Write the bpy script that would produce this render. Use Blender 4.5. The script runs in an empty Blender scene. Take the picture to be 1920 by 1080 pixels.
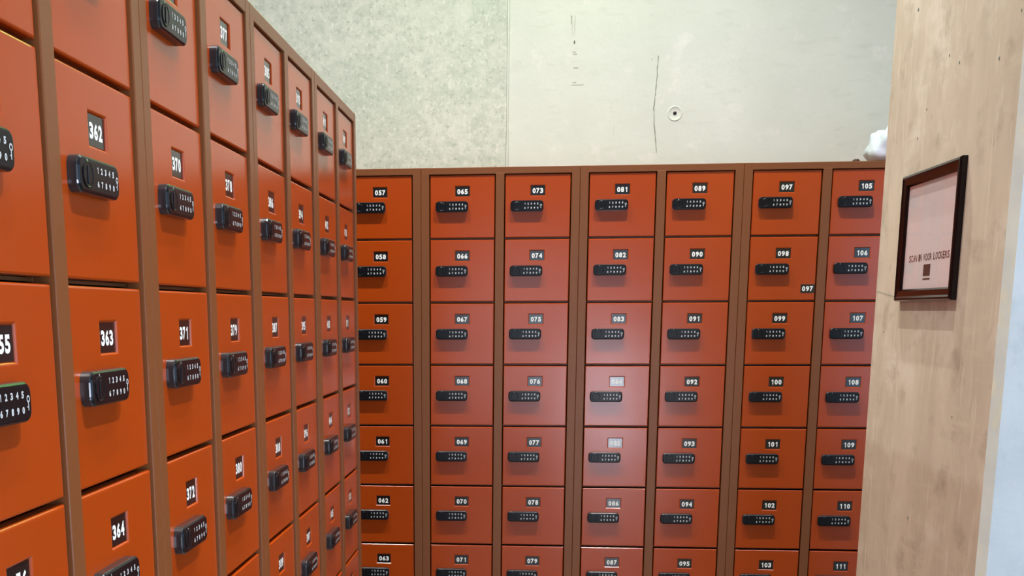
import bpy, bmesh, math, random
from mathutils import Vector, Matrix
random.seed(7)
S = bpy.context.scene
COL = S.collection
PI = math.pi

# ------------------------------------------------------------------ camera
cam_d = bpy.data.cameras.new('camera')
cam = bpy.data.objects.new('camera', cam_d)
COL.objects.link(cam)
YAW, PITCH, ROLL = 0.10077, -0.19531, 0.00366
F, PPX, PPY = 2153.734, 794.431, 1010.576
CAM = Vector((0.4250, -4.4617, 1.44868))
Rz = Matrix(((math.cos(YAW), -math.sin(YAW), 0), (math.sin(YAW), math.cos(YAW), 0), (0, 0, 1)))
Rx = Matrix(((1, 0, 0), (0, math.cos(PITCH), -math.sin(PITCH)), (0, math.sin(PITCH), math.cos(PITCH))))
Ry = Matrix(((math.cos(ROLL), 0, math.sin(ROLL)), (0, 1, 0), (-math.sin(ROLL), 0, math.cos(ROLL))))
R = Rz @ Rx @ Ry
right, fwd, up = R.col[0], R.col[1], R.col[2]
m = Matrix((( right[0], up[0], -fwd[0], CAM[0]), (right[1], up[1], -fwd[1], CAM[1]), (right[2], up[2], -fwd[2], CAM[2]), (0, 0, 0, 1)))
cam.matrix_world = m
cam_d.sensor_fit = 'HORIZONTAL'
cam_d.sensor_width = 36.0
cam_d.lens = F / 1920 * 36
cam_d.shift_x = (960 - PPX) / 1920
cam_d.shift_y = (PPY - 540) / 1920
cam_d.clip_start = 0.02
S.camera = cam

# ------------------------------------------------------------------ view + world
S.view_settings.view_transform = 'Standard'
S.view_settings.look = 'None'
S.view_settings.exposure = 0.0
S.view_settings.gamma = 1.0
S.view_settings.use_curve_mapping = False
wd = bpy.data.worlds.new('world')
S.world = wd
wd.use_nodes = True
wn = wd.node_tree
bg = wn.nodes['Background']
bg.inputs['Color'].default_value = (0.70, 0.83, 1.0, 1)
bg.inputs['Strength'].default_value = 0.4
CEIL = 4.6
# ceiling lamps: (x, y, strength, beam angle)
LAMPS = [(0.87, -0.92, 250, 108), (0.50, -2.1, 150, 62), (1.55, -3.40, 360, 84), (-0.65, -0.92, 190, 112), (2.1, -1.0, 46, 110), (0.6, -4.2, 110, 84)]

# ------------------------------------------------------------------ materials
def mat(name, col, rough=0.5, metal=0.0, spec=0.5, coat=0.0, coat_rough=0.1, emis=None, estr=0.0):
    mm = bpy.data.materials.new(name)
    mm.use_nodes = True
    b = mm.node_tree.nodes['Principled BSDF']
    b.inputs['Base Color'].default_value = (*col, 1)
    b.inputs['Roughness'].default_value = rough
    b.inputs['Metallic'].default_value = metal
    b.inputs['Specular IOR Level'].default_value = spec
    b.inputs['Coat Weight'].default_value = coat
    b.inputs['Coat Roughness'].default_value = coat_rough
    if emis:
        b.inputs['Emission Color'].default_value = (*emis, 1)
        b.inputs['Emission Strength'].default_value = estr
    return mm

def noise_mat(name, c1, c2, scale, rough=0.5, stretch=(1, 1, 1), bump=0.0, bscale=None, detail=4, lo=0.35, hi=0.65,
              second=None, spec=0.5, extra=None, geo=True):
    """two colours mixed by noise in object space; `second` = (colour, scale, lo, hi, stretch)"""
    mm = mat(name, c1, rough, spec=spec)
    nt = mm.node_tree; N = nt.nodes; L = nt.links
    b = N['Principled BSDF']
    tc = N.new('ShaderNodeTexCoord')
    def noise(sc, st, det):
        mp = N.new('ShaderNodeMapping'); mp.inputs['Scale'].default_value = st
        L.new(tc.outputs['Object'], mp.inputs['Vector'])
        n = N.new('ShaderNodeTexNoise'); n.inputs['Scale'].default_value = sc; n.inputs['Detail'].default_value = det
        n.inputs['Roughness'].default_value = 0.6
        L.new(mp.outputs[0], n.inputs['Vector'])
        return n
    def ramp(n, lo, hi):
        r = N.new('ShaderNodeMapRange'); r.inputs['From Min'].default_value = lo; r.inputs['From Max'].default_value = hi
        L.new(n.outputs['Fac'], r.inputs['Value'])
        return r
    def mixc(fac, a, bcol):
        mx = N.new('ShaderNodeMix'); mx.data_type = 'RGBA'
        L.new(fac, mx.inputs['Factor'])
        if isinstance(a, tuple): mx.inputs['A'].default_value = (*a, 1)
        else: L.new(a, mx.inputs['A'])
        mx.inputs['B'].default_value = (*bcol, 1)
        return mx.outputs['Result']
    n = noise(scale, stretch, detail)
    out = mixc(ramp(n, lo, hi).outputs[0], c1, c2)
    for (c, sc, l, h, st) in (second or []):
        out = mixc(ramp(noise(sc, st, 4), l, h).outputs[0], out, c)
    L.new(out, b.inputs['Base Color'])
    if bump:
        bp = N.new('ShaderNodeBump'); bp.inputs['Strength'].default_value = bump; bp.inputs['Distance'].default_value = 0.01
        nb = noise(bscale or scale * 3, stretch, 5)
        L.new(nb.outputs['Fac'], bp.inputs['Height']); L.new(bp.outputs[0], b.inputs['Normal'])
    return mm

M = {}
def powder(name, col, rough, spec):
    """powder-coated steel: slight orange-peel bump"""
    mm = mat(name, col, rough, spec=spec)
    nt = mm.node_tree; N = nt.nodes; L = nt.links
    tc = N.new('ShaderNodeTexCoord')
    n = N.new('ShaderNodeTexNoise'); n.inputs['Scale'].default_value = 420; n.inputs['Detail'].default_value = 1
    L.new(tc.outputs['Object'], n.inputs['Vector'])
    bp = N.new('ShaderNodeBump'); bp.inputs['Strength'].default_value = 0.06; bp.inputs['Distance'].default_value = 0.001
    L.new(n.outputs['Fac'], bp.inputs['Height']); L.new(bp.outputs[0], N['Principled BSDF'].inputs['Normal'])
    return mm
M['door'] = powder('orange_powder_coat', (0.375, 0.049, 0.003), 0.19, 0.38)
M['body'] = powder('brown_powder_coat', (0.185, 0.060, 0.018), 0.36, 0.32)
M['lock'] = mat('lock_black_plastic', (0.004, 0.004, 0.006), 0.28, spec=0.22)
M['lock_rim'] = mat('lock_rim_gloss', (0.05, 0.05, 0.055), 0.14, metal=0.5)
M['plate'] = mat('plate_black', (0.010, 0.009, 0.009), 0.16, spec=0.6)
M['print'] = mat('white_print', (0.86, 0.86, 0.84), 0.4)
M['print_dim'] = mat('grey_white_print', (0.55, 0.57, 0.58), 0.4)
M['wall_mottled'] = noise_mat('mottled_concrete', (0.43, 0.465, 0.40), (0.56, 0.58, 0.505), 26, 0.75, bump=0.10, bscale=60, detail=8, lo=0.36, hi=0.64,
    second=[((0.40, 0.46, 0.38), 1.8, 0.48, 0.80, (1, 1, 1)), ((0.63, 0.64, 0.575), 62, 0.54, 0.72, (1, 1, .8)), ((0.31, 0.35, 0.295), 55, 0.55, 0.74, (1, 1, 1)), ((0.58, 0.595, 0.52), 6, 0.55, 0.75, (1, 1, 1))])
M['wall_smooth'] = noise_mat('smooth_concrete', (0.535, 0.560, 0.505), (0.585, 0.605, 0.55), 4, 0.7, bump=0.08, bscale=30, detail=6, lo=0.3, hi=0.7,
    second=[((0.51, 0.53, 0.47), 22, 0.58, 0.78, (.5, 1, 1.6)), ((0.65, 0.64, 0.60), 9, 0.60, 0.75, (1, 1, 1))])
M['pillar'] = noise_mat('boarded_concrete', (0.70, 0.585, 0.455), (0.56, 0.455, 0.35), 4, 0.7, stretch=(2, 2, .6), bump=0.06, bscale=22, detail=7, lo=0.35, hi=0.68,
    second=[((0.78, 0.685, 0.57), 5.5, 0.54, 0.70, (1, 1, 1.0)), ((0.42, 0.33, 0.25), 7, 0.55, 0.78, (1.2, 1.2, 1.6)), ((0.82, 0.71, 0.59), 26, 0.58, 0.78, (2.0, 2.0, .25)), ((0.66, 0.55, 0.42), 14, 0.55, 0.75, (.5, .5, 4))])
def cold_joint(mm, zj, mul):
    """concrete poured below the joint at height zj is a tone darker"""
    nt = mm.node_tree; N = nt.nodes; L = nt.links; b = N['Principled BSDF']
    src = b.inputs['Base Color'].links[0].from_socket
    tc = N.new('ShaderNodeTexCoord'); sp = N.new('ShaderNodeSeparateXYZ'); L.new(tc.outputs['Object'], sp.inputs[0])
    ns = N.new('ShaderNodeTexNoise'); ns.inputs['Scale'].default_value = 6; L.new(tc.outputs['Object'], ns.inputs['Vector'])
    ma = N.new('ShaderNodeMath'); ma.operation = 'MULTIPLY_ADD'; ma.inputs[1].default_value = .05; L.new(ns.outputs['Fac'], ma.inputs[0]); L.new(sp.outputs['Z'], ma.inputs[2])
    mr = N.new('ShaderNodeMapRange'); mr.inputs['From Min'].default_value = zj + .035; mr.inputs['From Max'].default_value = zj + .015
    L.new(ma.outputs[0], mr.inputs['Value'])
    mx = N.new('ShaderNodeMix'); mx.data_type = 'RGBA'; mx.blend_type = 'MULTIPLY'; L.new(mr.outputs[0], mx.inputs['Factor']); L.new(src, mx.inputs['A']); mx.inputs['B'].default_value = (*mul, 1)
    L.new(mx.outputs['Result'], b.inputs['Base Color'])
cold_joint(M['pillar'], 1.145, (.90, .86, .84))
M['pillar_grey'] = noise_mat('cool_lit_concrete', (0.40, 0.43, 0.45), (0.47, 0.50, 0.52), 7, 0.75, bump=0.08, bscale=30, detail=6, second=[((0.34, 0.37, 0.39), 14, .56, .75, (1, 1, .7))])  # near face: cool daylight put into the colour of the same concrete
M['pillar_edge'] = noise_mat('lit_edge_concrete', (0.58, 0.56, 0.49), (0.66, 0.63, 0.53), 12, 0.75, detail=6, second=[((0.70, 0.62, 0.42), 22, .58, .7, (1, 1, .5))])  # chamfer: yellowish lamp light put into the edge colour
M['ceiling'] = noise_mat('ceiling_concrete', (0.55, 0.55, 0.52), (0.62, 0.61, 0.58), 6, 0.8)
M['floor'] = noise_mat('polished_floor', (0.17, 0.165, 0.16), (0.22, 0.215, 0.21), 9, 0.35)
M['stain'] = mat('dark_crack', (0.24, 0.26, 0.21), 0.9)
M['stain_soft'] = mat('faint_crack', (0.38, 0.39, 0.33), 0.9)
M['hole'] = mat('hole_black', (0.012, 0.011, 0.010), 0.9)
M['frame'] = mat('picture_frame_black', (0.007, 0.003, 0.003), 0.16, spec=0.25)
M['paper'] = mat('pink_paper', (0.96, 0.84, 0.85), 0.6)
M['ink'] = mat('dark_red_ink', (0.10, 0.03, 0.03), 0.6)
M['lamp_body'] = mat('lamp_white_metal', (0.8, 0.8, 0.8), 0.4)
M['lamp_glow'] = mat('lamp_glow', (1, 1, 1), 0.4, emis=(1, .96, .9), estr=12)
M['bag'] = mat('white_plastic_bag', (0.60, 0.63, 0.74), 0.35)
M['bag'].node_tree.nodes['Principled BSDF'].inputs['Transmission Weight'].default_value = 0.15
M['dark_cloth'] = mat('dark_cloth', (0.03, 0.015, 0.02), 0.8)
M['lump'] = mat('brown_knot', (0.045, 0.018, 0.005), 0.7)

# ------------------------------------------------------------------ helpers
def obj(name, bm, mats, parent=None, loc=None, smooth=False):
    me = bpy.data.meshes.new(name)
    if smooth:
        for f in bm.faces: f.smooth = True
    bm.to_mesh(me); bm.free()
    for mm in (mats if isinstance(mats, (list, tuple)) else [mats]): me.materials.append(mm)
    o = bpy.data.objects.new(name, me); COL.objects.link(o)
    if parent: o.parent = parent
    if loc is not None: o.location = loc
    return o
def link(name, me, parent=None, loc=None):
    o = bpy.data.objects.new(name, me); COL.objects.link(o)
    if parent: o.parent = parent
    if loc is not None: o.location = loc
    return o
def thing(name, label, cat, loc=(0, 0, 0), rotz=0, group=None):
    o = bpy.data.objects.new(name, None); COL.objects.link(o)
    o.empty_display_size = .1
    o.location = loc; o.rotation_euler = (0, 0, rotz)
    o['label'] = label; o['category'] = cat
    if group: o['group'] = group
    return o
def tag(o, label, cat):
    o['label'] = label; o['category'] = cat; return o
def struct(o, label=None, cat=None):
    o['kind'] = 'structure'
    if label: o['label'] = label
    if cat: o['category'] = cat
    return o
def add_box(bm, x0, x1, y0, y1, z0, z1, bev=0.0, mi=0, seg=2):
    r = bmesh.ops.create_cube(bm, size=1)
    vs = r['verts']
    for v in vs:
        v.co.x = x0 if v.co.x < 0 else x1
        v.co.y = y0 if v.co.y < 0 else y1
        v.co.z = z0 if v.co.z < 0 else z1
    fs = {f for v in vs for f in v.link_faces}
    for f in fs: f.material_index = mi
    if bev:
        es = list({e for v in vs for e in v.link_edges})
        bmesh.ops.bevel(bm, geom=es, offset=bev, segments=seg, affect='EDGES', profile=.5)
def add_lathe(bm, prof, seg=24, axis='z', center=(0, 0, 0), mi=0, cap0=True, cap1=True):
    rings = []
    for (r, h) in prof:
        ring = []
        for k in range(seg):
            a = 2 * PI * k / seg
            c, s = r * math.cos(a), r * math.sin(a)
            p = {'z': (c, s, h), 'y': (c, h, s), 'x': (h, c, s)}[axis]
            ring.append(bm.verts.new(Vector(p) + Vector(center)))
        rings.append(ring)
    fs = []
    for a, b in zip(rings, rings[1:]):
        for k in range(seg):
            fs.append(bm.faces.new((a[k], a[(k + 1) % seg], b[(k + 1) % seg], b[k])))
    if cap0: fs.append(bm.faces.new(rings[0][::-1]))
    if cap1: fs.append(bm.faces.new(rings[-1]))
    for f in fs: f.material_index = mi
    bmesh.ops.recalc_face_normals(bm, faces=fs)
def rrect(w, h, r, n=4):
    pts = []
    for cx, cz, a0 in ((w / 2 - r, h / 2 - r, 0), (-w / 2 + r, h / 2 - r, 90), (-w / 2 + r, -h / 2 + r, 180), (w / 2 - r, -h / 2 + r, 270)):
        for k in range(n + 1):
            a = math.radians(a0 + 90 * k / n)
            pts.append((cx + r * math.cos(a), cz + r * math.sin(a)))
    return pts
def add_layers(bm, layers, cx=0, cz=0, mi=0, mis=None):
    """layers = list of (outline pts, y); a closed loft along -y"""
    rings = [[bm.verts.new((cx + p[0], y, cz + p[1])) for p in pts] for pts, y in layers]
    fs = []
    n = len(rings[0])
    for i, (a, b) in enumerate(zip(rings, rings[1:])):
        for k in range(n):
            f = bm.faces.new((a[k], a[(k + 1) % n], b[(k + 1) % n], b[k])); f.material_index = mis[i] if mis else mi; fs.append(f)
    f = bm.faces.new(rings[-1]); f.material_index = mis[-1] if mis else mi; fs.append(f)
    f = bm.faces.new(rings[0][::-1]); f.material_index = mi; fs.append(f)
    bmesh.ops.recalc_face_normals(bm, faces=fs)

# glyphs: Blender's built-in font turned into meshes once
_gl = {}
def glyph(ch, bold=0.03):
    k = (ch, bold)
    if k in _gl: return _gl[k]
    c = bpy.data.curves.new('g', 'FONT'); c.body = ch; c.size = 1; c.resolution_u = 3; c.offset = bold; c.fill_mode = 'FRONT'
    o = bpy.data.objects.new('g', c); COL.objects.link(o)
    bpy.context.view_layer.update()
    dg = bpy.context.evaluated_depsgraph_get()
    me = bpy.data.meshes.new_from_object(o.evaluated_get(dg))
    vs = [tuple(v.co[:2]) for v in me.vertices]; fs = [tuple(p.vertices) for p in me.polygons]
    xs = [v[0] for v in vs]; ys = [v[1] for v in vs]
    bpy.data.objects.remove(o); bpy.data.curves.remove(c); bpy.data.meshes.remove(me)
    _gl[k] = (vs, fs, min(xs), max(xs), min(ys), max(ys))
    return _gl[k]
def add_glyph(bm, ch, x0, x1, z0, z1, y, mi=0, bold=0.03):
    """glyph fitted in the box x0..x1, z0..z1 on plane y, reading from -y"""
    if ch == '1':
        w, h = x1 - x0, z1 - z0
        pts = [(x1, z0), (x1, z1), (x1 - .42 * w, z1), (x0, z1 - .20 * h), (x0, z1 - .36 * h), (x1 - .48 * w, z1 - .26 * h), (x1 - .48 * w, z0)]
        f = bm.faces.new([bm.verts.new((p[0], y, p[1])) for p in pts]); f.material_index = mi
        f.normal_update()
        if f.normal.y > 0: f.normal_flip()
        return
    vs, fs, a, b, c, d = glyph(ch, bold)
    vv = [bm.verts.new((x0 + (p[0] - a) / (b - a) * (x1 - x0), y, z0 + (p[1] - c) / (d - c) * (z1 - z0))) for p in vs]
    for f in fs:
        try:
            ff = bm.faces.new([vv[i] for i in f]); ff.material_index = mi
            ff.normal_update()
            if ff.normal.y > 0: ff.normal_flip()
        except ValueError: pass

# ------------------------------------------------------------------ room
WY = 0.47            # back wall face
XJ = 0.276           # panel joint on the back wall
bm = bmesh.new()
add_box(bm, -2.6, XJ, WY, WY + .3, 0, CEIL, mi=0)
add_box(bm, XJ, 3.2, WY, WY + .3, 0, CEIL, mi=1)
wall_back = struct(obj('wall_back', bm, [M['wall_mottled'], M['wall_smooth']]))
def ribbon(bm, pts, y, mi=0):
    """thin crack: pts = (x, z, halfwidth)"""
    L_, R_ = [], []
    for x, z, h in pts:
        L_.append(bm.verts.new((x - h, y, z))); R_.append(bm.verts.new((x + h, y, z)))
    for i in range(len(pts) - 1):
        f = bm.faces.new((L_[i], R_[i], R_[i + 1], L_[i + 1])); f.material_index = mi
        f.normal_update()
        if f.normal.y > 0: f.normal_flip()
# joint ridge between the two pours
bm = bmesh.new()
n = 40
for i in range(n):
    z0, z1 = CEIL * i / n, CEIL * (i + 1) / n
pts = []
rows = []
for i in range(n + 1):
    z = .4 + (CEIL - .4) * i / n
    w = 0.004 + 0.0012 * math.sin(i * 2.1); d = 0.007 + .0015 * math.sin(i * 1.3)
    rows.append([bm.verts.new((XJ - .001 - w, WY, z)), bm.verts.new((XJ - .001 - w * .5, WY - d, z)), bm.verts.new((XJ - .001 + w * .6, WY - d, z)), bm.verts.new((XJ - .001 + w, WY, z))])
for a, b in zip(rows, rows[1:]):
    for k in range(3): bm.faces.new((a[k], a[k + 1], b[k + 1], b[k]))
bmesh.ops.recalc_face_normals(bm, faces=bm.faces)
jt = obj('panel_joint', bm, M['wall_smooth'], wall_back)
bm = bmesh.new()
rr = random.Random(3)
def crack(bm, pts, hw, mi=0, n=8, wob=0.0012, y=WY - .0006):
    out = []
    for (a, b) in zip(pts, pts[1:]):
        for k in range(n):
            t = k / n
            out.append((a[0] + (b[0] - a[0]) * t + rr.uniform(-wob, wob), a[1] + (b[1] - a[1]) * t, hw * rr.uniform(.35, 1.0)))
    out.append((pts[-1][0], pts[-1][1], hw * .3))
    ribbon(bm, out, y, mi)
crack(bm, [(.874, 2.446), (.868, 2.33), (.862, 2.25), (.866, 2.18), (.878, 2.075)], .0026)
crack(bm, [(.874, 2.440), (.850, 2.437), (.845, 2.425)], .0020, mi=1, n=3, wob=.001)
crack(bm, [(.706, 2.19), (.704, 2.14)], .0007, mi=1)
obj('long_crack', bm, [M['stain'], M['stain_soft']], wall_back)
bm = bmesh.new()
for (x, z0, z1, h) in ((.527, 2.57, 2.605, .0035), (.540, 2.535, 2.605, .0016), (.531, 2.53, 2.57, .0012)):
    crack(bm, [(x, z1), (x, z0)], h, mi=1, n=5)
for (x, z, w, h) in ((.540, 2.505, .004, .006), (.541, 2.468, .007, .0016), (.543, 2.460, .009, .0014), (.548, 2.408, .010, .0020), (.543, 2.352, .007, .0016), (.555, 2.343, .026, .0009)):
    r = rrect(2 * w, 2 * h, h * .9, 3)
    f = bm.faces.new([bm.verts.new((x + p[0], WY - .0006, z + p[1])) for p in r]); f.material_index = 1
    f.normal_update()
    if f.normal.y > 0: f.normal_flip()
obj('weep_mark', bm, [M['stain'], M['stain_soft']], wall_back)
# formwork tie hole: shallow dished plug with a small black hole
bm = bmesh.new()
add_lathe(bm, [(.030, WY), (.0285, WY - .0016), (.0255, WY - .0016), (.0235, WY - .0003), (.010, WY - .0010), (.0075, WY - .0010)], 32, 'y', (.946, 0, 2.226), 0, False, False)
add_lathe(bm, [(.0074, WY - .0009), (.0001, WY - .0008)], 20, 'y', (.946, 0, 2.226), 1, False, False)
obj('tie_hole', bm, [M['wall_smooth'], M['hole']], wall_back, smooth=True)

bm = bmesh.new(); add_box(bm, -2.9, -2.6, -7.2, WY + .3, 0, CEIL); struct(obj('wall_left', bm, M['ceiling']))
bm = bmesh.new(); add_box(bm, -2.9, 3.5, -7.2, WY + .3, -.2, 0); struct(obj('floor', bm, M['floor']))
bm = bmesh.new(); add_box(bm, -2.9, 3.5, -7.2, WY + .3, CEIL, CEIL + .2); struct(obj('ceiling', bm, M['ceiling']))

# wall behind the camera: daylit windows and a glazed door
SY = -7.0
def wall_with_holes(name, mat_, u0, u1, holes, put):
    """boxes around rectangular holes (u0, u1, z0, z1); put(bm, ua, ub, za, zb) adds one box"""
    bm = bmesh.new()
    u = u0
    for (a, b, c, d) in holes:
        put(bm, u, a, 0, CEIL)
        if c > 0: put(bm, a, b, 0, c)
        put(bm, a, b, d, CEIL)
        u = b
    put(bm, u, u1, 0, CEIL)
    return struct(obj(name, bm, mat_))
HS = [(-.6, .75, .35, 2.15), (.88, 1.38, 0, 2.1), (2.25, 3.1, .25, 2.15)]
wall_with_holes('wall_front', M['ceiling'], -2.6, 3.2, HS, lambda bm, a, b, c, d: add_box(bm, a, b, SY - .2, SY, c, d))
wall_with_holes('wall_right', M['wall_smooth'], -7.2, WY + .3, [(-6.4, -3.4, .5, 2.4)], lambda bm, a, b, c, d: add_box(bm, 3.2, 3.5, a, b, c, d))
def glazing(name, w, h, bars, loc, rotz, panes):
    """frame and lit panes; local x along the wall, pane facing +y"""
    t = bpy.data.objects.new(name, None); COL.objects.link(t); t.location = loc; t.rotation_euler = (0, 0, rotz); t['kind'] = 'structure'
    bm = bmesh.new()
    for k in range(bars + 1):
        x = (w - .04) * k / bars
        add_box(bm, x, x + .04, -.03, .03, 0, h)
    add_box(bm, .04, w - .04, -.03, .03, h - .05, h); add_box(bm, .04, w - .04, -.03, .03, 0, .05)
    obj('window_frame', bm, M['lamp_body'], t)
    for (z0, z1, mt) in panes:
        bm = bmesh.new(); add_box(bm, .0, w, -.045, -.035, z0, z1); obj('pane', bm, mt, t)
DAY = (.66, .82, 1.0)
M['day_soft'] = mat('daylit_pane', (0, 0, 0), .3, emis=DAY, estr=3.7)
M['day_mid'] = mat('daylit_pane_mid', (0, 0, 0), .3, emis=DAY, estr=4.0)
M['day_sun'] = mat('sunlit_court_pane', (0, 0, 0), .3, emis=(.80, .86, 1.0), estr=29)
M['side_fill'] = mat('fill_side_pane', (0, 0, 0), .3, emis=(.42, .68, 1.0), estr=5.2)
glazing('window_1', 1.35, 1.80, 2, (-.6, SY - .1, .35), 0, [(0, 1.8, M['day_soft'])])
glazing('door_1', .50, 2.1, 1, (.88, SY - .1, 0), 0, [(0, 1.15, M['day_sun']), (1.15, 2.1, M['day_soft'])])
glazing('window_2', .85, 1.90, 1, (2.25, SY - .1, .25), 0, [(0, 1.9, M['day_mid'])])
glazing('fill_window', 3.0, 1.9, 4, (3.3, -6.4, .5), PI / 2, [(0, 1.9, M['side_fill'])])  # added unseen window, a blue fill for the pillar's near face

# concrete pillar at the right
PX0, PX1, PY0, PY1 = 1.2, 1.95, -2.395, -1.63
bm = bmesh.new()
ch = .014
outl = [(PX0, PY1 - .006), (PX0, PY0 + ch), (PX0 + ch, PY0), (PX1 - ch, PY0), (PX1, PY0 + ch), (PX1, PY1 - .01), (PX1 - .01, PY1), (PX0 + .006, PY1)]
lo = [bm.verts.new((x, y, 0)) for x, y in outl]; hi = [bm.verts.new((x, y, CEIL)) for x, y in outl]
k = len(outl)
for i in range(k): bm.faces.new((lo[i], lo[(i + 1) % k], hi[(i + 1) % k], hi[i]))
bm.faces.new(lo[::-1]); bm.faces.new(hi)
bmesh.ops.recalc_face_normals(bm, faces=bm.faces)
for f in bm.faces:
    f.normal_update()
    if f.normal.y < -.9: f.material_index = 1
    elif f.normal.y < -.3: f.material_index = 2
pillar = struct(obj('pillar', bm, [M['pillar'], M['pillar_grey'], M['pillar_edge']]), 'square beige concrete pillar with board grain, carrying the framed sign', 'pillar')
# hairline crack, blow holes on its left face
bm = bmesh.new()
def quadx(bm, pts, hw, x=PX0 - .0005):
    a = [bm.verts.new((x, y, z + hw)) for y, z in pts]; b = [bm.verts.new((x, y, z - hw)) for y, z in pts]
    for i in range(len(pts) - 1): bm.faces.new((a[i], a[i + 1], b[i + 1], b[i]))
quadx(bm, [(-1.64, 1.493), (-1.68, 1.488), (-1.72, 1.484), (-1.79, 1.477), (-1.83, 1.474)], .0008)
bmesh.ops.recalc_face_normals(bm, faces=bm.faces)
obj('hairline_crack', bm, M['stain_soft'], pillar)
bm = bmesh.new()
for (y, z, r) in ((-1.80, 2.065, .003), (-2.36, 1.93, .002), (-2.08, 1.905, .0025), (-2.28, 1.872, .0025), (-2.02, 1.93, .002), (-1.905, 1.85, .002), (-1.72, 1.40, .0025), (-1.99, 1.02, .003), (-1.86, 1.80, .002), (-1.78, 2.19, .006), (-2.2, 1.25, .002)):
    add_lathe(bm, [(r * 1.3, PX0 - .0002), (r, PX0 - .0007), (.0001, PX0 - .0007)], 8, 'x', (0, y, z), 0, False, False)
obj('blow_hole', bm, M['stain'], pillar)

# ceiling lamps
for i, (x, y, w, beam) in enumerate(LAMPS):
    nm = ['ceiling lamp over the aisle close to the back lockers', 'ceiling lamp over the middle of the aisle', 'ceiling lamp in front of the concrete pillar',
          'ceiling lamp over the far end of the left lockers', 'fill lamp added behind the concrete pillar', 'ceiling lamp beside the nearest left locker cabinet'][i]
    t = thing('ceiling_lamp', 'round white ' + nm, 'lamp', (x, y, CEIL), group='ceiling lamps above the lockers')
    bm = bmesh.new(); add_lathe(bm, [(.085, 0), (.085, -.02), (.07, -.024), (.062, -.024), (.055, -.004)], 28, 'z', cap0=True, cap1=True)
    obj('housing', bm, M['lamp_body'], t)
    bm = bmesh.new(); add_lathe(bm, [(.054, -.006), (.030, -.014), (.001, -.016)], 24, 'z', cap0=True, cap1=False)
    obj('bulb', bm, M['lamp_glow'], t, smooth=True)
    ld = bpy.data.lights.new('lamp_light', 'SPOT'); ld.energy = w * 1.9; ld.spot_size = math.radians(beam); ld.spot_blend = .9
    ld.shadow_soft_size = .014; ld.color = (.72, .84, 1.0) if i == 4 else (1.0, .965, .91)  # the cool one is an added fill for the pillar's back and wall corner
    lo_ = bpy.data.objects.new('lamp_light', ld); COL.objects.link(lo_); lo_.parent = t; lo_.location = (0, 0, -.06)
# green-tinted lamp washing the top of the back wall
t = thing('green_lamp', 'long green-tinted light strip mounted high on the back concrete wall', 'lamp', (.45, WY - .045, 3.35))
bm = bmesh.new(); add_box(bm, -.5, .5, -.03, .045, -.03, .02, .004); obj('housing', bm, M['lamp_body'], t)
ld = bpy.data.lights.new('green_light', 'AREA'); ld.shape = 'RECTANGLE'; ld.size = 1.0; ld.size_y = .05; ld.energy = 11; ld.color = (.34, 1.0, .24)
lo_ = bpy.data.objects.new('green_light', ld); COL.objects.link(lo_); lo_.parent = t; lo_.location = (0, 0, -.035); lo_.rotation_euler = (math.radians(0), 0, 0)

# ------------------------------------------------------------------ lockers
PITCH_R = 0.235
TOP = 1.95            # top edge of the upper doors
ROWS = 8
GAP = 0.0035
def door_mesh(W):
    """door skin with a recessed window for the number plate; origin at its top left front corner"""
    H = PITCH_R - .0075
    bm = bmesh.new()
    T = .018
    xs = [0, W / 2 - .027, W / 2 + .027, W]
    zs = [0, -.0405, -.0770, -H]
    g = [[bm.verts.new((x, 0, z)) for x in xs] for z in zs]
    for i in range(3):
        for j in range(3):
            if i == 1 and j == 1: continue
            bm.faces.new((g[i][j], g[i + 1][j], g[i + 1][j + 1], g[i][j + 1]))
    d = .0035
    r = [bm.verts.new((v.co.x, d, v.co.z)) for v in (g[1][1], g[2][1], g[2][2], g[1][2])]
    o_ = [g[1][1], g[2][1], g[2][2], g[1][2]]
    for k in range(4): bm.faces.new((o_[k], o_[(k + 1) % 4], r[(k + 1) % 4], r[k]))
    bm.faces.new(r)
    bk = [bm.verts.new((x, T, z)) for x, z in ((0, 0), (W, 0), (W, -H), (0, -H))]
    bm.faces.new([g[0][0], g[0][1], g[0][2], g[0][3], bk[1], bk[0]])
    bm.faces.new([g[3][3], g[3][2], g[3][1], g[3][0], bk[3], bk[2]])
    bm.faces.new([g[0][3], g[1][3], g[2][3], g[3][3], bk[2], bk[1]])
    bm.faces.new([g[3][0], g[2][0], g[1][0], g[0][0], bk[0], bk[3]])
    bm.faces.new(bk)
    bmesh.ops.recalc_face_normals(bm, faces=bm.faces)
    bm.normal_update()
    es = [e for e in bm.edges if len(e.link_faces) == 2 and e.calc_face_angle(0) > .5 and (e.verts[0].co.y < T - .001 or e.verts[1].co.y < T - .001)
          and not (e.verts[0].co.y > .003 and e.verts[1].co.y > .003)]
    es = [e for e in es if e.verts[0].co.y < .001 and e.verts[1].co.y < .001]
    bmesh.ops.bevel(bm, geom=es, offset=.0028, segments=3, affect='EDGES', profile=.5, clamp_overlap=True)
    for f in bm.faces: f.smooth = f.calc_area() < 3e-4 and False
    me = bpy.data.meshes.new('door'); bm.to_mesh(me); bm.free(); me.materials.append(M['door'])
    return me
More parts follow.
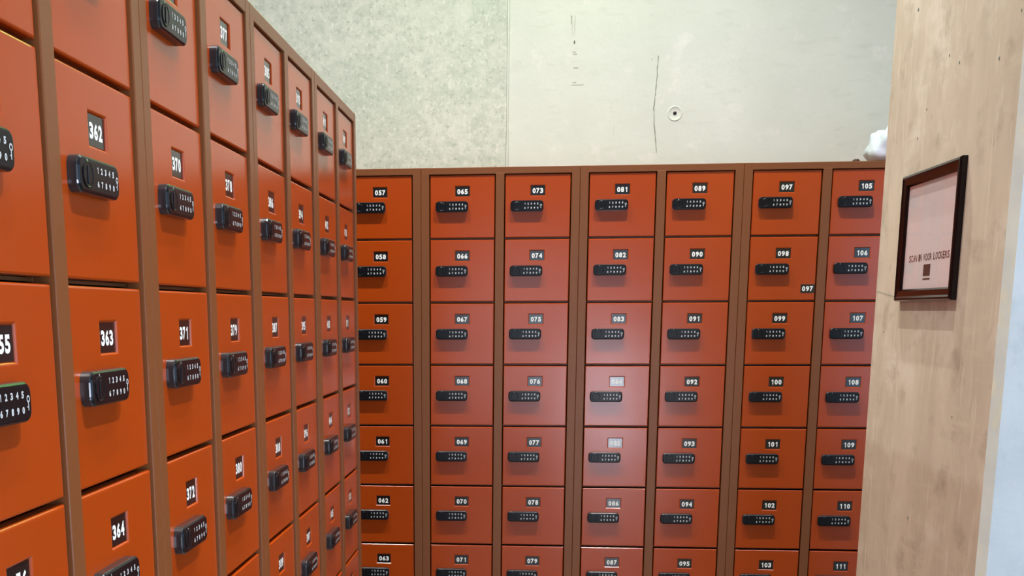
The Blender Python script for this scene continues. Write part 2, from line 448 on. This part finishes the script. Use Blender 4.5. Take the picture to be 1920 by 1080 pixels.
def lock_mesh():
    """keypad lock seen from -y, centre at the origin on the door face"""
    bm = bmesh.new()
    W, H = .122, .040
    add_layers(bm, [(rrect(W, H, .012, 5), .0), (rrect(W, H, .012, 5), -.0105), (rrect(W - .0012, H - .0012, .0114, 5), -.0122),
                    (rrect(W - .005, H - .005, .0095, 5), -.0140), (rrect(W - .008, H - .008, .008, 5), -.0142)], mis=[1, 1, 0, 0, 0])
    # turn knob on the left third
    kx = -.0375
    add_lathe(bm, [(.0145, -.0141), (.0145, -.0150), (.0135, -.0156), (.0125, -.0150), (.0005, -.0150)], 24, 'y', (kx, 0, 0), 0, False, False)
    add_box(bm, kx - .0022, kx + .0022, -.0160, -.0148, -.0100, .0100, .0005, 0, 1)
    # printed keypad 1-5 / 6-0 and key sign
    y = -.0146
    for r_, (z, row) in enumerate(((.0075, '12345'), (-.0075, '67890'))):
        for j, c in enumerate(row):
            x = -.0075 + j * .0118
            wd_ = .0014 if c == '1' else .0026
            add_glyph(bm, c, x - wd_, x + wd_, z - .0035, z + .0035, y, 2, .05)
    add_lathe(bm, [(.0036, y), (.0020, y)], 14, 'y', (.0515, 0, .0028), 2, False, False)
    r_ = rrect(.0016, .0085, .0006, 1)
    f = bm.faces.new([bm.verts.new((.0515 + p[0], y, -.0045 + p[1])) for p in r_]); f.material_index = 2
    f.normal_update()
    if f.normal.y > 0: f.normal_flip()
    r_ = rrect(.0030, .0010, .0004, 1)
    f = bm.faces.new([bm.verts.new((.0497 + p[0], y, -.0050 + p[1])) for p in r_]); f.material_index = 2
    f.normal_update()
    if f.normal.y > 0: f.normal_flip()
    # small status light above the knob
    add_lathe(bm, [(.0011, y - .0002), (.0001, y - .0004)], 8, 'y', (kx - .001, 0, .0155), 2, False, False)
    me = bpy.data.meshes.new('lock'); bm.to_mesh(me); bm.free()
    for k_ in ('lock', 'lock_rim', 'print_dim'): me.materials.append(M[k_])
    return me
LOCK = lock_mesh()
def plate_bm(txt, w=.0525, h=.0350, t=.0008):
    bm = bmesh.new()
    add_layers(bm, [(rrect(w, h, .0015, 2), 0), (rrect(w, h, .0015, 2), -t)], mi=0)
    adv, dw, dh = .0138, .0116, .0185
    for j, c in enumerate(txt):
        x = (j - 1) * adv
        k_ = .0068 if c == '1' else dw
        add_glyph(bm, c, x - k_ / 2, x + k_ / 2, -dh / 2 - .0005, dh / 2 - .0005, -t - .00015, 1, .045)
    return bm
DOORS = {}
def cabinet(name_label, loc, rotz, W, MID, SIDE, first, group):
    """two columns of eight doors; local origin = bottom outer left front corner, front faces -y"""
    t = thing('locker_cabinet', name_label, 'locker', loc, rotz, group)
    tw = 2 * W + MID + 2 * SIDE
    D = .46
    e = .0004
    bm = bmesh.new()
    zt = TOP + .0255
    fy = -.0045                                           # frame stands a little proud of the doors
    B = .0016
    add_box(bm, e, SIDE, fy, .03, .0, zt, B)
    add_box(bm, tw - SIDE, tw - e, fy, .03, .0, zt, B)
    add_box(bm, SIDE + W, SIDE + W + MID, fy, .03, .05, TOP + .004, B)
    add_box(bm, SIDE - .002, tw - SIDE + .002, fy + .0004, .03, TOP + .0005, zt - .0002, B)
    add_box(bm, SIDE - .002, tw - SIDE + .002, fy + .0004, .03, .012, TOP - ROWS * PITCH_R - .002, B)
    add_box(bm, e, .004, .02, D, .0, zt - .001)
    add_box(bm, tw - .004, tw - e, .02, D, .0, zt - .001)
    add_box(bm, SIDE + W + .008, SIDE + W + MID - .008, .02, D - .002, .02, zt - .004)
    add_box(bm, .003, tw - .003, .02, D, zt - .003, zt)
    add_box(bm, .003, tw - .003, D - .003, D, .02, zt - .002)
    for k in range(1, ROWS + 1):
        z = TOP - k * PITCH_R + .0035
        add_box(bm, .004, tw - .004, .021, D - .003, z - .002, z + .002)
    obj('body', bm, M['body'], t)
    for c in range(2):
        for r in range(ROWS):
            num = '%03d' % (first + c * 8 + r)
            key = round(W, 5)
            if key not in DOORS: DOORS[key] = door_mesh(W - 2 * GAP)
            wd_ = W - 2 * GAP
            d = link('door', DOORS[key], t, (SIDE + c * (W + MID) + GAP, 0, TOP - r * PITCH_R - .0015))
            rd = random.Random(int(num))
            d.rotation_euler = (rd.uniform(-.002, .002), 0, rd.uniform(-.004, .0045))
            link('lock', LOCK, d, (.0815 + rd.uniform(-.0008, .0008), 0, -.1145 + rd.uniform(-.0008, .0008)))
            p = obj('number_plate', plate_bm(num), [M['plate'], M['print']], d, (wd_ / 2 + .0002, .0034, -.0588))
            # plates sit a touch out of true
            p.rotation_euler = (rd.uniform(-.006, .006), 0, rd.uniform(-.006, .006))
            if num == '098':
                s = obj('sticker', plate_bm('097', .0500, .0310, .0006), [M['plate'], M['print']], d, (wd_ - .0270, -.0001, -.186))
                s['label'] = 'small black number sticker reading 097'
    return t
# left bank (front plane x = X0, running along y)
X0, Y1 = -0.08971, -1.24381
W2, M2, S2 = .24467, .03339, .0290
cw2 = 2 * W2 + M2 + 2 * S2
lab = ['tall orange locker cabinet numbered 353 to 368, nearest in the left row', 'tall orange locker cabinet numbered 369 to 384, second in the left row',
       'tall orange locker cabinet numbered 385 to 400, third in the left row', 'tall orange locker cabinet numbered 401 to 416, at the far end of the left row']
for i in range(4):
    y = Y1 + S2 - (4 - i) * cw2
    cabinet(lab[i], (X0, y, 0), PI / 2, W2, M2, S2, 353 + 16 * i, 'orange locker cabinets in the left row')
# back bank (front plane y = 0)
W1, M1, S1 = .24855, .03231, .031315
cw1 = 2 * W1 + M1 + 2 * S1
lab = ['orange locker cabinet numbered 049 to 064, back row, partly hidden behind the left row', 'red-orange locker cabinet numbered 065 to 080, left of the middle in the back row',
       'red-orange locker cabinet numbered 081 to 096, right of the middle in the back row', 'red-orange locker cabinet numbered 097 to 112, in the back row beside the concrete pillar']
for i in range(4):
    x = -S1 + (i - 1) * cw1
    cabinet(lab[i], (x, 0, 0), 0, W1, M1, S1, 49 + 16 * i, 'orange locker cabinets in the back row')

# ------------------------------------------------------------------ framed sign on the pillar
fy0, fy1, fz0, fz1, ft = -2.170, -1.822, 1.467, 1.727, .0135
t = thing('framed_sign', 'black framed landscape sign with pink sheet hanging on the concrete pillar', 'picture frame', (PX0, (fy0 + fy1) / 2, (fz0 + fz1) / 2), -PI / 2)
# local frame: x -> world -y, -y -> world -x... (rot -90: local -y = world -x)
FW, FH = fy1 - fy0, fz1 - fz0
bm = bmesh.new()
def frame_ring(inset, y):
    return [bm.verts.new((sx * (FW / 2 - inset), y, sz * (FH / 2 - inset))) for sx, sz in ((-1, -1), (1, -1), (1, 1), (-1, 1))]
prof = [(0.0, 0), (0.0, -.0095), (.0025, -.0135), (.006, -.0140), (.010, -.0120), (.021, -.0100), (.0245, -.0060), (.0245, -.0025)]
rings = [frame_ring(a, b) for a, b in prof]
for a, b in zip(rings, rings[1:]):
    for k in range(4): bm.faces.new((a[k], a[(k + 1) % 4], b[(k + 1) % 4], b[k]))
k4 = rings[0]; kk = rings[-1]
for k in range(4): bm.faces.new((kk[k], kk[(k + 1) % 4], k4[(k + 1) % 4], k4[k]))
bmesh.ops.recalc_face_normals(bm, faces=bm.faces)
obj('frame', bm, M['frame'], t)
bm = bmesh.new()
add_box(bm, -FW / 2 + .024, FW / 2 - .024, -.0035, -.0012, -FH / 2 + .024, FH / 2 - .024)
sheet = obj('printed_sheet', bm, M['paper'], t)
# writing: one line of tall letters, a small block mark and a short line below it
bm = bmesh.new()
ycen = (fy0 + fy1) / 2; zcen = (fz0 + fz1) / 2
txt = 'SCAN IN VOOR LOCKERS'
xl, xr = -( -1.877 - ycen), -(-2.124 - ycen)
widths = [.6 if c in ' I' else 1 for c in txt]
xc = xl
for c, wd_ in zip(txt, widths):
    adv = (xr - xl) * wd_ / sum(widths)
    if c != ' ':
        add_glyph(bm, c, xc + adv * .08, xc + adv * .92, 1.5465 - zcen, 1.5605 - zcen, -.0037, 0, .02)
    xc += adv
obj('writing', bm, M['ink'], sheet)
bm = bmesh.new()
xa, xb = -(-1.975 - ycen), -(-2.018 - ycen)
for j in range(6):
    a = xa + (xb - xa) * j / 6
    add_box(bm, a, a + (xb - xa) / 6 * .86, -.0038, -.0035, 1.516 - zcen, 1.539 - zcen)
add_box(bm, xa, xb, -.0038, -.0035, 1.5085 - zcen, 1.5115 - zcen)
obj('block_mark', bm, M['ink'], sheet)
# glass pane
gm = bpy.data.materials.new('picture_glass'); gm.use_nodes = True
N = gm.node_tree.nodes; L = gm.node_tree.links
N.clear()
go = N.new('ShaderNodeOutputMaterial'); mx = N.new('ShaderNodeMixShader'); tr = N.new('ShaderNodeBsdfTransparent'); gl = N.new('ShaderNodeBsdfGlossy'); fr = N.new('ShaderNodeFresnel')
gl.inputs['Roughness'].default_value = .03; fr.inputs['IOR'].default_value = 1.5
ge = N.new('ShaderNodeNewGeometry'); mu = N.new('ShaderNodeMath'); mu.operation = 'MULTIPLY'; su = N.new('ShaderNodeMath'); su.operation = 'SUBTRACT'; su.inputs[0].default_value = 1
L.new(ge.outputs['Backfacing'], su.inputs[1]); L.new(fr.outputs[0], mu.inputs[0]); L.new(su.outputs[0], mu.inputs[1]); L.new(mu.outputs[0], mx.inputs[0]); L.new(tr.outputs[0], mx.inputs[1]); L.new(gl.outputs[0], mx.inputs[2]); L.new(mx.outputs[0], go.inputs[0])
bm = bmesh.new()
add_box(bm, -FW / 2 + .024, FW / 2 - .024, -.0062, -.0050, -FH / 2 + .024, FH / 2 - .024)
obj('glass_pane', bm, gm, t)

# ------------------------------------------------------------------ things on top of the back row
ZT = TOP + .0255
bm = bmesh.new()
bmesh.ops.create_icosphere(bm, subdivisions=4, radius=1)
from mathutils import noise as mn
for v in bm.verts:
    p = v.co.copy()
    h = (p.z + 1) / 2
    sc = 1 + .22 * mn.noise(p * 2.1) + .10 * mn.noise(p * 5)
    if p.z < -.55: p.z = -.55
    q = Vector((p.x * .135 * sc * (1 - .30 * h), p.y * .10 * sc * (1 - .3 * h), (p.z + .55) * .092 * sc))
    v.co = q
bag = obj('plastic_bag', bm, M['bag'], loc=(1.735, .12, ZT + .010), smooth=True)
tag(bag, 'crumpled white plastic bag lying on top of the back lockers beside the pillar', 'bag')
bm = bmesh.new()
n = 14
rows = []
for i in range(n + 1):
    row = []
    for j in range(n + 1):
        u, v_ = i / n, j / n
        x = .20 * (u - .5); y = .20 * (v_ - .5)
        ed = min(u, 1 - u, v_, 1 - v_)
        z = .002 + min(1, ed * 5) * (.006 + .004 * mn.noise(Vector((x * 25, y * 25, 3))))
        row.append((x * (1 + .08 * mn.noise(Vector((y * 20, 1, 0)))), y, max(.0015, z)))
    rows.append(row)
tv = [[bm.verts.new(p) for p in r_] for r_ in rows]
bv = [[bm.verts.new((p[0], p[1], 0.0)) for p in r_] for r_ in rows]
for i in range(n):
    for j in range(n):
        bm.faces.new((tv[i][j], tv[i + 1][j], tv[i + 1][j + 1], tv[i][j + 1]))
        bm.faces.new((bv[i][j], bv[i][j + 1], bv[i + 1][j + 1], bv[i + 1][j]))
for i in range(n):
    for a, b in (((i, 0), (i + 1, 0)), ((i + 1, n), (i, n)), ((0, i + 1), (0, i)), ((n, i), (n, i + 1))):
        bm.faces.new((tv[a[0]][a[1]], bv[a[0]][a[1]], bv[b[0]][b[1]], tv[b[0]][b[1]]))
bmesh.ops.recalc_face_normals(bm, faces=bm.faces)
cl = obj('folded_cloth', bm, M['dark_cloth'], loc=(1.76, .15, ZT + .0002), smooth=True)
tag(cl, 'dark folded cloth under the white plastic bag on top of the back lockers', 'cloth')
bm = bmesh.new()
bmesh.ops.create_icosphere(bm, subdivisions=3, radius=1)
for v in bm.verts:
    s = 1 + .3 * mn.noise(v.co * 2.5 + Vector((4, 0, 0)))
    v.co = Vector((v.co.x * .014 * s, v.co.y * .011 * s, max(-.003, v.co.z * .0085 * s) + .003))
lu = obj('dry_lump', bm, M['lump'], loc=(1.553, .03, ZT), smooth=True)
tag(lu, 'small brown lump lying on the top front edge of the back lockers', 'debris')
